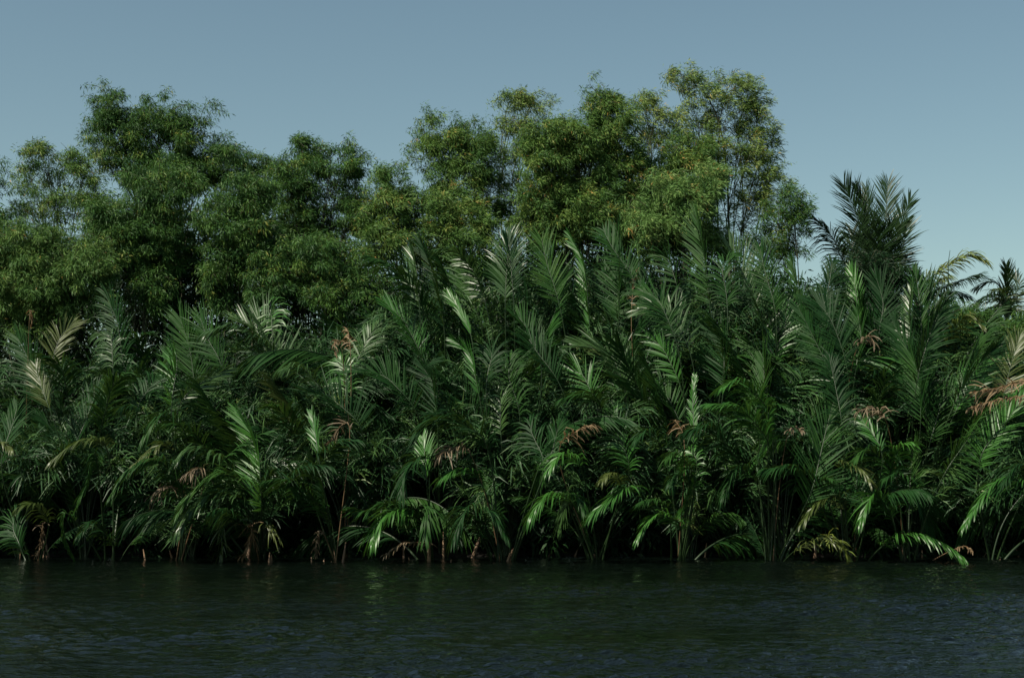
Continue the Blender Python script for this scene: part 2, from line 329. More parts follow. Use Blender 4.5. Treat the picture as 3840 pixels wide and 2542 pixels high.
# fronds one can point at: crop, points from the visible foot to the tip, row, style, length, options
HERO = [
 # top edge, centre
 (2, [(1085,1470),(1045,1290),(978,1120)], 2, 'F', dict(L=.95, roll=-35, droop=.12), 'nipa'),
 (2, [(955,1400),(945,1280),(925,1165)], 2, 'F', dict(L=.8, roll=-50, droop=.1), 'pale'),
 (2, [(1315,1370),(1275,1270),(1215,1205)], 2, 'F', dict(L=.7, roll=-30, droop=.3), 'pale'),
 (2, [(1260,1260),(1190,1170),(1065,1155)], 2, 'D', dict(L=.6, droop=.5), 'pale'),
 (2, [(1235,1580),(1185,1490),(1130,1415)], 1, 'F', dict(L=.55, a0=16, a1=8, droop=.05), 'bright'),
 (2, [(1470,1340),(1480,1200),(1495,1075)], 2, 'F', dict(L=.9, a0=45, droop=.25), 'pale'),
 (2, [(1010,1560),(880,1330),(690,1205)], 2, 'D', dict(L=.9, droop=.6), 'nipa'),
 (3, [(30,1310),(20,1200),(5,1085)], 2, 'F', dict(L=.7, roll=30, droop=.1), 'nipa'),
 (3, [(280,1370),(235,1230),(205,1090)], 2, 'F', dict(L=.95, roll=10, droop=.15), 'nipa'),
 (3, [(480,1490),(455,1250),(372,1065)], 2, 'F', dict(L=.6, roll=-50, droop=.1, a0=38), 'bright'),
 (3, [(662,1440),(658,1250),(655,1045)], 2, 'F', dict(L=1.05, roll=-38, droop=.08), 'nipa'),
 (3, [(1178,1340),(1160,1180),(1122,970)], 2, 'F', dict(L=1.0, roll=-38, droop=.1), 'nipa'),
 (3, [(1500,1550),(1410,1330),(1308,1125)], 2, 'F', dict(L=1.05, roll=35, droop=.05, a0=50, a1=25), 'pale'),
 (3, [(985,1310),(950,1210),(890,1180)], 2, 'F', dict(L=.7, roll=-30, droop=.25), 'nipa'),
 (3, [(950,1570),(890,1450),(790,1395)], 1, 'F', dict(L=.9, roll=20, droop=.3), 'nipa'),
 (3, [(700,1250),(620,1140),(575,1050)], 2, 'F', dict(L=.8, roll=10, droop=.2), 'nipa'),
 (3, [(1290,1400),(1270,1260),(1330,1180)], 1, 'F', dict(L=.7, roll=0, droop=.5), 'nipa'),
 (3, [(1560,1420),(1520,1290),(1490,1150)], 2, 'F', dict(L=.8, roll=-10, droop=.3), 'nipa'),
 # right, upper
 (4, [(590,1020),(575,900),(548,800)], 2, 'F', dict(L=.6, roll=-20, a0=32, droop=.1), 'bright'),
 (4, [(250,1090),(245,950),(205,760)], 2, 'F', dict(L=.8, roll=-30, droop=.2), 'nipa'),
 (4, [(985,1230),(1012,1060),(1000,885)], 2, 'F', dict(L=1.05, roll=0, droop=.15), 'nipa'),
 (4, [(965,1520),(880,1270),(800,1120)], 1, 'F', dict(L=1.0, roll=-10, droop=.15), 'nipa'),
 (4, [(970,1330),(1030,1140),(1110,980)], 1, 'F', dict(L=.85, roll=30, droop=.3), 'nipa'),
 (4, [(490,1240),(430,1090),(350,990)], 1, 'F', dict(L=.95, roll=10, droop=.15), 'nipa'),
 (4, [(590,1320),(610,1200),(590,1060)], 1, 'F', dict(L=.8, roll=-30, droop=.2), 'nipa'),
 (4, [(1210,1500),(1285,1390),(1395,1255)], 1, 'F', dict(L=.9, roll=35, droop=.25), 'nipa'),
 (4, [(1150,1170),(1220,1075),(1320,1125)], 2, 'D', dict(L=.6, droop=.8), 'olive'),
 (4, [(390,1320),(320,1180),(240,1020)], 1, 'F', dict(L=.85, roll=-20, droop=.1), 'nipa'),
 (4, [(900,1180),(895,1080),(905,920)], 2, 'F', dict(L=.6, roll=-45, droop=.2), 'pale'),
 (4, [(1470,1450),(1500,1330),(1545,1190)], 1, 'F', dict(L=.8, roll=0, droop=.3), 'olive'),
 (4, [(960,1060),(950,950),(930,810)], 2, 'F', dict(L=.6, roll=20, a0=35, droop=.1), 'nipa'),
 (4, [(720,1140),(740,1000),(700,850)], 2, 'F', dict(L=.9, roll=-10, droop=.15), 'nipa'),
 (4, [(380,1060),(420,900),(440,760)], 2, 'F', dict(L=.75, roll=10, droop=.5), 'nipa'),
 (4, [(120,1250),(170,1090),(110,960)], 2, 'F', dict(L=.75, roll=0, droop=.2), 'bright'),
 # left
 (5, [(240,550),(210,470),(190,390)], 1, 'F', dict(L=.6, roll=10, a0=35, droop=.1), 'olive'),
 (5, [(200,500),(155,360),(95,240)], 2, 'F', dict(L=1.0, roll=-10, droop=.15), 'nipa'),
 (5, [(290,320),(325,230),(390,160)], 2, 'F', dict(L=.7, roll=20, droop=.2), 'olive'),
 (5, [(650,320),(625,150),(560,0)], 2, 'F', dict(L=.8, roll=-10, droop=.35), 'nipa'),
 (5, [(600,330),(590,240),(520,210)], 2, 'F', dict(L=.7, roll=-10, droop=.7), 'pale'),
 (5, [(1035,440),(1010,280),(960,130)], 2, 'F', dict(L=1.05, roll=0, droop=.12), 'nipa'),
 (5, [(925,520),(945,400),(940,310)], 1, 'F', dict(L=1.0, roll=-48, droop=.12, a0=70), 'bright'),
 (5, [(1020,520),(1110,455),(1225,400)], 1, 'F', dict(L=.55, roll=45, droop=.1), 'pale'),
 (5, [(420,770),(470,650),(515,520)], 1, 'F', dict(L=1.0, roll=-20, droop=.15), 'nipa'),
 (5, [(520,780),(430,790),(290,880)], 0, 'D', dict(L=.7, droop=.7), 'olive'),
 (5, [(500,860),(485,980),(400,1160)], 0, 'F', dict(L=.5, roll=30, droop=.9), 'nipa'),
 (5, [(340,1180),(345,1290),(400,1420)], 0, 'F', dict(L=.3, roll=60, droop=.9, wid=.035), 'nipa'),
 (5, [(1392,1020),(1375,820),(1285,640)], 0, 'F', dict(L=.95, roll=-42, droop=.05, a0=58), 'bright'),
 (5, [(950,1000),(850,895),(700,940),(600,1065)], 0, 'D', dict(L=.8, droop=.9), 'nipa'),
 (5, [(1190,890),(1060,825),(950,880)], 0, 'D', dict(L=.9, droop=1.), 'pale'),
 (5, [(1310,1110),(1180,1070),(1060,1120),(965,1240)], 0, 'D', dict(L=1.05, droop=.9, wid=.055), 'pale'),
 (5, [(1340,1040),(1200,965),(1050,1050),(960,1160)], 0, 'D', dict(L=.9, droop=.6), 'nipa'),
 (5, [(960,700),(880,640),(770,760)], 0, 'D', dict(L=.9, droop=1.), 'nipa'),
 (5, [(870,800),(790,850),(690,935)], 0, 'D', dict(L=.6, droop=.9), 'olive'),
 (5, [(1080,800),(1010,720),(900,700)], 1, 'D', dict(L=.8, droop=.6), 'nipa'),
 (5, [(1425,330),(1375,210),(1260,145)], 2, 'F', dict(L=.95, roll=40, droop=.05), 'pale'),
 (5, [(1420,280),(1260,180),(1110,205)], 2, 'D', dict(L=.85, droop=.8), 'pale'),
 (5, [(1160,330),(1110,240),(1070,130)], 2, 'F', dict(L=.9, roll=0, droop=.15), 'nipa'),
 (5, [(780,640),(690,600),(640,620)], 1, 'D', dict(L=.6, droop=.9), 'nipa'),
 (5, [(20,830),(60,720),(90,620)], 0, 'F', dict(L=.8, a0=40, droop=.2), 'nipa'),
 (5, [(-60,880),(0,800),(60,830)], 0, 'D', dict(L=.6, droop=.9), 'olive'),
 (5, [(560,640),(600,500),(680,430)], 1, 'D', dict(L=.8, droop=.5), 'nipa'),
 (5, [(760,560),(820,480),(860,440)], 1, 'F', dict(L=.8, roll=0, droop=.5), 'nipa'),
 (5, [(350,500),(330,400),(270,350)], 1, 'D', dict(L=.9, droop=.5), 'nipa'),
 (5, [(240,1180),(190,1125),(105,1140)], 0, 'D', dict(L=.6, droop=.9), 'olive'),
 (5, [(580,1300),(500,1230),(420,1290)], 0, 'D', dict(L=.6, droop=1.), 'nipa'),
 (5, [(100,1330),(70,1250),(90,1160)], 0, 'F', dict(L=.7, droop=.5), 'nipa'),
 (5, [(760,310),(740,240),(800,210)], 2, 'D', dict(L=.6, droop=.5), 'nipa'),
 # centre left
 (6, [(130,380),(70,240),(0,130)], 2, 'F', dict(L=1.15, roll=38, droop=.05, a0=50), 'pale'),
 (6, [(85,160),(80,90),(60,50)], 2, 'F', dict(L=.7, a0=80, a1=60, droop=.9), 'bright'),
 (6, [(510,650),(395,560),(265,525)], 1, 'F', dict(L=1.05, roll=35, droop=.05, a0=60), 'nipa'),
 (6, [(780,530),(680,440),(530,415)], 1, 'F', dict(L=.95, roll=25, droop=.15), 'nipa'),
 (6, [(860,280),(790,150),(690,50)], 2, 'F', dict(L=.75, roll=25, droop=.1), 'bright'),
 (6, [(1172,450),(1145,330),(1060,250)], 1, 'F', dict(L=.6, roll=-25, a0=30, droop=.1), 'bright'),
 (6, [(1190,700),(1090,540),(990,430)], 1, 'F', dict(L=1.15, roll=25, droop=.05), 'nipa'),
 (6, [(1305,680),(1300,560),(1235,540)], 1, 'F', dict(L=.6, roll=-20, droop=.4), 'pale'),
 (6, [(965,620),(955,500),(890,390)], 1, 'F', dict(L=.9, roll=-35, droop=.1), 'nipa'),
 (6, [(1180,740),(1010,660),(870,740)], 0, 'D', dict(L=1., droop=.5), 'nipa'),
 (6, [(325,810),(312,720),(298,640)], 0, 'F', dict(L=.5, roll=-20, a0=25, droop=.1), 'bright'),
 (6, [(330,920),(420,820),(530,785)], 0, 'D', dict(L=.9, droop=.8), 'nipa'),
 (6, [(0,1130),(130,1050),(215,1045)], 0, 'D', dict(L=.85, droop=.8), 'nipa'),
 (6, [(0,1060),(90,960),(180,985)], 0, 'D', dict(L=.8, droop=.7), 'nipa'),
 (6, [(180,1000),(280,930),(380,920)], 0, 'D', dict(L=.8, droop=.8), 'nipa'),
 (6, [(850,1190),(760,1160),(680,1200),(625,1310)], 0, 'D', dict(L=1.0, droop=.95, wid=.06), 'bright'),
 (6, [(840,1150),(700,1130),(600,1160),(510,1150)], 0, 'D', dict(L=.7, droop=.4), 'nipa'),
 (6, [(850,1150),(920,1150),(905,1300)], 0, 'D', dict(L=.8, droop=.9), 'nipa'),
 (6, [(1190,1190),(1130,1150),(1060,1290)], 0, 'D', dict(L=.9, droop=.9), 'nipa'),
 (6, [(1180,1190),(1250,1160),(1330,1280)], 0, 'D', dict(L=.7, droop=.9), 'nipa'),
 (6, [(1150,950),(1070,945),(995,985)], 0, 'D', dict(L=.7, droop=.7), 'bright'),
 (6, [(890,870),(810,930),(770,1060)], 0, 'D', dict(L=.9, droop=.8), 'nipa'),
 (6, [(905,930),(900,840),(890,770)], 0, 'F', dict(L=.6, a0=30, droop=.2), 'bright'),
 (6, [(300,450),(230,390),(150,400)], 1, 'D', dict(L=.8, droop=.9), 'pale'),
 (6, [(560,320),(600,240),(650,170)], 2, 'F', dict(L=.8, a0=50, droop=.4), 'pale'),
 (6, [(480,500),(480,430),(450,350)], 1, 'F', dict(L=.7, a0=60, droop=.6), 'bright'),
 (6, [(200,740),(150,650),(100,600)], 1, 'D', dict(L=.9, droop=.5), 'nipa'),
 (6, [(1240,420),(1260,320),(1210,290)], 1, 'F', dict(L=.8, droop=.4), 'nipa'),
 (6, [(1390,560),(1350,440),(1370,330)], 1, 'F', dict(L=.8, droop=.6), 'nipa'),
 # centre right
 (7, [(605,430),(545,320),(385,285)], 1, 'F', dict(L=1.0, roll=25, droop=.1), 'pale'),
 (7, [(445,510),(400,430),(330,415)], 1, 'F', dict(L=.8, roll=0, droop=.2), 'bright'),
 (7, [(930,200),(860,90),(720,80)], 1, 'F', dict(L=.9, roll=20, droop=.25), 'pale'),
 (7, [(1162,400),(1155,270),(1060,175)], 1, 'F', dict(L=1.0, roll=-40, droop=.05), 'nipa'),
 (7, [(1388,500),(1370,350),(1285,260)], 1, 'F', dict(L=.95, roll=-40, droop=.05), 'nipa'),
 (7, [(890,400),(830,290),(750,225)], 1, 'F', dict(L=.6, roll=-10, droop=.2), 'bright'),
 (7, [(895,620),(850,540),(790,480)], 1, 'F', dict(L=.9, roll=30, droop=.05), 'nipa'),
 (7, [(1000,700),(995,570),(1005,440)], 0, 'F', dict(L=.3, a0=30, droop=.2), 'bright'),
 (7, [(1350,560),(1250,470),(1155,500)], 0, 'D', dict(L=.75, droop=.7), 'bright'),
 (7, [(1350,720),(1250,620),(1085,590)], 0, 'D', dict(L=.8, droop=.6), 'bright'),
 (7, [(1190,830),(1090,715),(985,725)], 0, 'D', dict(L=1., droop=.9), 'nipa'),
 (7, [(360,880),(300,855),(220,940)], 0, 'D', dict(L=.75, droop=.9), 'bright'),
 (7, [(300,1080),(220,1075),(130,1180)], 0, 'D', dict(L=.9, droop=.9), 'bright'),
 (7, [(310,1070),(320,1100),(275,1250)], 0, 'F', dict(L=.6, roll=20, a0=45, droop=.8), 'pale'),
 (7, [(330,1070),(380,1085),(425,1180)], 0, 'D', dict(L=.6, droop=.9), 'nipa'),
 (7, [(640,1040),(560,1090),(460,1170)], 0, 'D', dict(L=.85, droop=.7), 'bright'),
 (7, [(900,1210),(800,1185),(700,1300)], 0, 'D', dict(L=.6, droop=.6), 'bright'),
 (7, [(1000,860),(960,840),(940,970)], 0, 'F', dict(L=.5, roll=20, droop=.8), 'bright'),
 (7, [(960,900),(900,850),(850,890)], 0, 'D', dict(L=.7, droop=.9), 'nipa'),
 (7, [(1010,980),(990,1060),(925,1165)], 0, 'F', dict(L=.5, roll=30, a0=35, droop=.7), 'bright'),
 (7, [(960,980),(900,970),(870,1030)], 0, 'D', dict(L=.6, droop=.9), 'nipa'),
 (7, [(1400,640),(1408,760),(1305,945)], 0, 'F', dict(L=.4, roll=40, a0=22, droop=.3), 'bright'),
 (7, [(840,1120),(770,1100),(700,1130)], 0, 'D', dict(L=.5, droop=.7), 'nipa'),
 (7, [(1290,930),(1230,930),(1150,1085)], 0, 'D', dict(L=.8, droop=.9), 'nipa'),
 (7, [(800,780),(760,730),(690,770)], 0, 'D', dict(L=.8, droop=.8), 'nipa'),
 (7, [(600,680),(630,600),(700,540)], 1, 'F', dict(L=.9, droop=.3), 'nipa'),
 (7, [(640,860),(580,720),(560,640)], 1, 'F', dict(L=.8, droop=.5), 'bright'),
 (7, [(150,260),(110,190),(60,120)], 1, 'F', dict(L=.8, roll=30, droop=.1), 'nipa'),
 (7, [(230,400),(160,310),(110,230)], 1, 'F', dict(L=.9, roll=30, droop=.2), 'nipa'),
 (7, [(180,840),(140,760),(120,690)], 0, 'F', dict(L=.8, droop=.6), 'nipa'),
 (7, [(250,820),(270,740),(300,670)], 0, 'F', dict(L=.6, roll=20, a0=35, droop=.2), 'nipa'),
 (7, [(190,900),(180,960),(160,1050)], 0, 'F', dict(L=.5, a0=50, droop=.8), 'nipa'),
 (7, [(480,560),(440,530),(310,560)], 1, 'D', dict(L=.9, droop=.5), 'nipa'),
 (7, [(600,990),(560,960),(500,1000)], 0, 'D', dict(L=.5, droop=.8), 'olive'),
 # right
 (8, [(308,710),(355,500),(405,300)], 0, 'F', dict(L=1.1, roll=15, droop=.1, a0=50), 'nipa'),
 (8, [(440,330),(415,200),(385,60)], 0, 'F', dict(L=.8, roll=20, droop=.5), 'nipa'),
 (8, [(872,300),(868,180),(825,50)], 1, 'F', dict(L=.95, roll=-30, droop=.1), 'nipa'),
 (8, [(1110,260),(1180,160),(1255,80)], 1, 'F', dict(L=.8, roll=-20, droop=.15), 'bright'),
 (8, [(1050,600),(1160,450),(1245,365)], 0, 'F', dict(L=.95, roll=30, droop=.5, a0=70), 'nipa'),
 (8, [(1230,520),(1330,400),(1440,240)], 0, 'F', dict(L=.85, roll=-10, droop=.2), 'bright'),
 (8, [(680,620),(600,555),(520,600)], 0, 'D', dict(L=.8, droop=.6), 'nipa'),
 (8, [(640,500),(590,430),(535,375)], 0, 'F', dict(L=.5, a0=35, droop=.2), 'bright'),
 (8, [(720,640),(760,540),(815,510)], 0, 'D', dict(L=.7, droop=.8), 'bright'),
 (8, [(430,800),(330,830),(240,930)], 0, 'D', dict(L=.7, droop=.6), 'olive'),
 (8, [(690,860),(620,795),(550,920)], 0, 'D', dict(L=.8, droop=.7), 'bright'),
 (8, [(560,820),(520,740),(490,700)], 0, 'F', dict(L=.8, roll=0, droop=.4), 'nipa'),
 (8, [(1460,720),(1290,715),(1190,820),(1105,950)], 0, 'D', dict(L=.7, droop=.6), 'bright'),
 (8, [(1460,640),(1380,640),(1300,730)], 0, 'D', dict(L=.7, droop=.5), 'nipa'),
 (8, [(760,1010),(860,1000),(980,1045),(1085,1110)], 0, 'D', dict(L=.75, droop=.9), 'bright'),
 (8, [(300,730),(180,650),(50,650)], 0, 'D', dict(L=1., droop=.8), 'nipa'),
 (8, [(470,620),(540,640),(600,710)], 0, 'D', dict(L=.6, droop=.6), 'olive'),
 (8, [(820,760),(900,860),(950,990)], 0, 'F', dict(L=.9, roll=0, droop=.5), 'nipa'),
 (8, [(70,350),(60,420),(85,500),(0,620)], 0, 'F', dict(L=.35, a0=20, roll=50, droop=.3), 'bright'),
 (8, [(60,360),(100,310),(170,330)], 0, 'D', dict(L=.5, droop=.7), 'nipa'),
 (8, [(800,720),(740,680),(680,700)], 0, 'D', dict(L=.7, droop=.8), 'nipa'),
 (8, [(640,300),(680,180),(640,130)], 1, 'D', dict(L=.9, droop=.7), 'nipa'),
 (8, [(350,760),(370,700),(400,710)], 0, 'D', dict(L=.4, droop=.7), 'nipa'),
 (8, [(0,300),(35,180),(30,60)], 1, 'F', dict(L=.9, roll=-30, droop=.1), 'nipa'),
 (8, [(950,420),(990,300),(1060,200)], 1, 'F', dict(L=.8, roll=-10, droop=.2), 'nipa'),
]
DEAD = [
 (7, [(320,770),(380,735),(455,700)], 0, 'D', dict(L=.6, droop=1.1), 'orange', 'small dead frond, rust orange, hanging as a fan'),
 (6, [(1095,815),(1030,830),(975,870)], 0, 'D', dict(L=.6, droop=1.1), 'dry', 'withered pinkish brown frond hanging limp'),
 (6, [(480,690),(440,725),(390,800)], 0, 'F', dict(L=.45, a0=18, roll=40, droop=.4), 'dry', 'withered pinkish brown frond, folded shut'),
 (8, [(1450,180),(1310,215),(1150,245)], 0, 'D', dict(L=.6, droop=.45, a0=35), 'orange', 'long dead orange brown frond lying across green ones'),
 (8, [(1440,260),(1250,290),(1130,330)], 0, 'D', dict(L=.4, droop=1.3), 'orange', 'dead orange frond with a few hanging leaflets'),
 (8, [(660,350),(610,325),(535,345)], 0, 'D', dict(L=.5, droop=.8), 'dry', 'withered pale brown frond'),
 (5, [(1290,1240),(1200,1225),(1180,1415)], 0, 'D', dict(L=.6, droop=.9), 'olive', 'yellowing frond hanging down to the water'),
 (5, [(1335,1230),(1345,1310),(1290,1420)], 0, 'F', dict(L=.5, a0=40, roll=10, droop=.4), 'orange', 'dead orange frond with its tip in the water'),
 (5, [(960,1050),(890,1030),(815,1080)], 0, 'D', dict(L=.6, droop=.9), 'dry', 'brown dead frond with curled leaflets'),
 (5, [(1090,950),(1060,930),(1000,960)], 0, 'D', dict(L=.6, droop=1.), 'dry', 'brown dead frond among green ones'),
 (6, [(900,1330),(790,1335),(690,1395)], 0, 'D', dict(L=.35, droop=.9), 'dry', 'broken tan frond lying just above the water'),
 (6, [(340,1270),(325,1330),(320,1400)], 0, 'F', dict(L=.3, a0=20, droop=.8), 'dry', 'thin tan dead frond hanging to the water'),
 (6, [(20,1240),(60,1240),(110,1290)], 0, 'D', dict(L=.6, droop=1.1), 'olive', 'yellow brown frond drooping over the water'),
 (8, [(380,1010),(450,1060),(505,1155)], 0, 'F', dict(L=.45, a0=35, roll=20, droop=.7), 'yellow', 'yellowed frond with its tip in the water'),
 (8, [(250,1060),(340,1020),(420,1050)], 0, 'D', dict(L=.5, droop=.8), 'olive', 'olive frond drooping over the water'),
 (8, [(1060,1080),(1110,1065),(1150,1095)], 0, 'D', dict(L=.2, droop=.9), 'orange', 'scrap of dead orange frond at the waterline'),
 (3, [(740,1420),(750,1330),(775,1270)], 2, 'F', dict(L=.25, a0=40, droop=.7), 'orange', 'dead rust orange frond near the palm tops'),
 (6, [(500,260),(495,220),(485,190)], 1, 'F', dict(L=.35, a0=40, droop=.8), 'orange', 'short dead orange frond'),
 (6, [(440,250),(420,270),(430,330)], 1, 'D', dict(L=.25, droop=1.2), 'orange', 'dead orange frond with hanging leaflets'),
 (7, [(930,720),(915,700),(905,680)], 0, 'F', dict(L=.4, a0=50, droop=.8), 'orange', 'short dead orange frond'),
 (5, [(230,1230),(225,1330),(190,1400)], 0, 'F', dict(L=.3, a0=25, droop=.8), 'dry', 'thin dead frond hanging to the water'),
 (5, [(165,100),(170,130),(165,180)], 2, 'F', dict(L=.22, a0=40, droop=.8), 'orange', 'short dead orange frond'),
 (4, [(620,1210),(660,1190),(690,1240)], 1, 'D', dict(L=.4, droop=1.), 'dry', 'small withered brown frond'),
 (8, [(180,440),(205,430),(240,450)], 0, 'D', dict(L=.3, droop=1.), 'dry', 'small withered brown frond'),
]
ROWY = {0: 39.8, 1: 41.0, 2: 42.5}
def hero(c, pts, row, style, kw, mat, label=None, seed=0):
    r = random.Random(seed*13+5)
    Y = ROWY[row] + r.uniform(-.5, .3) - (.35 if row == 0 else 0)
    n = len(pts)
    lean = -.35 if style == 'D' else .28
    Q = [atc(c, x, y, Y + lean*i) for i, (x, y) in enumerate(pts)]
    hang = Q[-1][2] < Q[0][2]
    # palm of that row whose foot is nearest
    e, px, pY, _ = min([p for p in PALMS if p[3] == row], key=lambda p: abs(p[1] - Q[0][0] + .3*(Q[-1][0]-Q[0][0])))
    B = np.array(e.location) + np.array((r.uniform(-.15, .15), r.uniform(-.15, .15), -.1))
    d1 = Q[1]-Q[0]; L0 = np.linalg.norm(Q[0]-B); dl = d1/np.linalg.norm(d1)
    up = np.array(((Q[0][0]-B[0])*.1, 0, 1.0)); 
    foot = hermite(B, Q[0], up*L0*.9, dl*L0*(.45 if hang else .8), 18)
    C = np.concatenate([foot[:-1], spline(Q)]) - np.array(e.location)
    hl = sum(np.linalg.norm(Q[i+1]-Q[i]) for i in range(n-1))
    tot = np.sum(np.linalg.norm(np.diff(C, axis=0), axis=1))
    s0 = max(.12, 1 - hl*1.35/tot)
    kw = dict(kw); kw.setdefault('seed', seed)
    if style == 'F':
        q = kw.get('roll', 0); kw['roll'] = -q if abs(q) < 25 else -math.copysign(abs(q)*.8+10, q)
        if abs(q) >= 25: kw['lift'] = 38
        kw['wid'] = kw.get('wid', .034); kw['a0'] = kw.get('a0', 50)
    if label: kw.update(ragged=.6, wid=.03, L=kw['L']*.85, messy=1.); kw['spacing'] = .06
    kw.setdefault('spacing', .046); kw.setdefault('wid', .04)
    add_frond(e, C, mat, 'rib_dry' if label and mat in ('dry', 'orange') else 'rib', r0=.02 if label else .035, s0=s0, label=label, style=style, **kw)
for i, h in enumerate(HERO): hero(*h, seed=i+1)
for i, h in enumerate(DEAD): hero(*h[:6], label=h[6], seed=300+i)

for e, x, Y, row in PALMS:
    top = env_h(x, Y, 0) - e.location.z
    n = {0: 5, 1: 18, 2: 20}[row]
    for k in range(n):
        az = random.uniform(0, 2*math.pi) if row == 0 else math.radians(random.uniform(-35, 215))
        m = random.choices([None, 'pale', 'bright', 'olive', 'dry'], [91, 2, 4, 3, 0])[0]
        if m == 'dry' and row != 1: m = None
        if row == 0:
            if k > 1: continue
            kd = random.choices(['up', 'arch', 'low'], [2, 5, 4])[0]; h = random.uniform(1.8, 4.0)
        elif row == 1:
            kd = random.choices(['up', 'arch', 'low'], [8, 3, 1])[0]; h = top*random.uniform(.46, .76)*(.88 if x < -8 else 1)
        else:
            kd = random.choices(['up', 'arch'], [9, 2])[0]; h = top*random.uniform(.5, .9)*(.93 if x < -4 else 1)
        nat = {'up': 6.0, 'arch': 4.6, 'low': 2.3}[kd]
        s = h/nat if kd != 'low' else min(1.15, h/2.6)
        gen_frond(e, kd, az, min(s, 1.55), random.gauss(0, .06), m)
    if row < 2:
        for k in range((18 if -8 < x < 2 else 3) if row == 0 else 2):
            b = link('leaf_base', random.choice(STUBS), e, (random.gauss(0, .7), random.uniform(-1.1, -.2) if -8 < x < 2 else random.uniform(-.6, .2), random.uniform(-.05, .05)))
            b.rotation_euler = (random.gauss(0, .2), random.gauss(0, .25), random.uniform(0, 6.28)); q = random.uniform(.55, 1.1) if -8 < x < 2 else random.uniform(.4, .9); b.scale = (q, q, q*random.uniform(.6, 1.1))

# ------------------------------------------------------------------ feathery bamboo behind
def leaf_cloud(centers, rad, n_per, leaf, droop, wind, r, outward=None, wid=.16):
    """tufts of lance leaves round the given centres"""
    c = np.repeat(centers, n_per, 0); k = len(c); rr = np.repeat(rad, n_per)[:, None]
    o = r.normal(0, .5, (k, 3)); off = o*rr*np.array((1, 1, .75))
    p = c + off
    d = norm(norm(off)*.6 + np.array((wind, -.1, -droop*.6)) + r.normal(0, .45, (k, 3)))
    ln = leaf*(.6+.8*r.random(k))[:, None]
    side = norm(np.cross(d, norm(r.normal(0, 1, (k, 3)) + np.array((0, -.6, .9)))))
    wv = side*ln*wid/2
    V = np.stack([p, p+d*ln*.4+wv, p+d*ln+np.array((0, 0, -.12))*ln, p+d*ln*.4-wv], 1).reshape(-1, 3)
    tv = np.repeat(np.clip(r.normal(.42, .2, len(centers)), 0, .85), n_per)
    var = np.clip(tv + r.normal(0, .12, k) + (r.random(k) > .985)*.4, 0, 1)
    return V, np.repeat(var, 4)
def quads_of(V): return np.arange(len(V)).reshape(-1, 4)

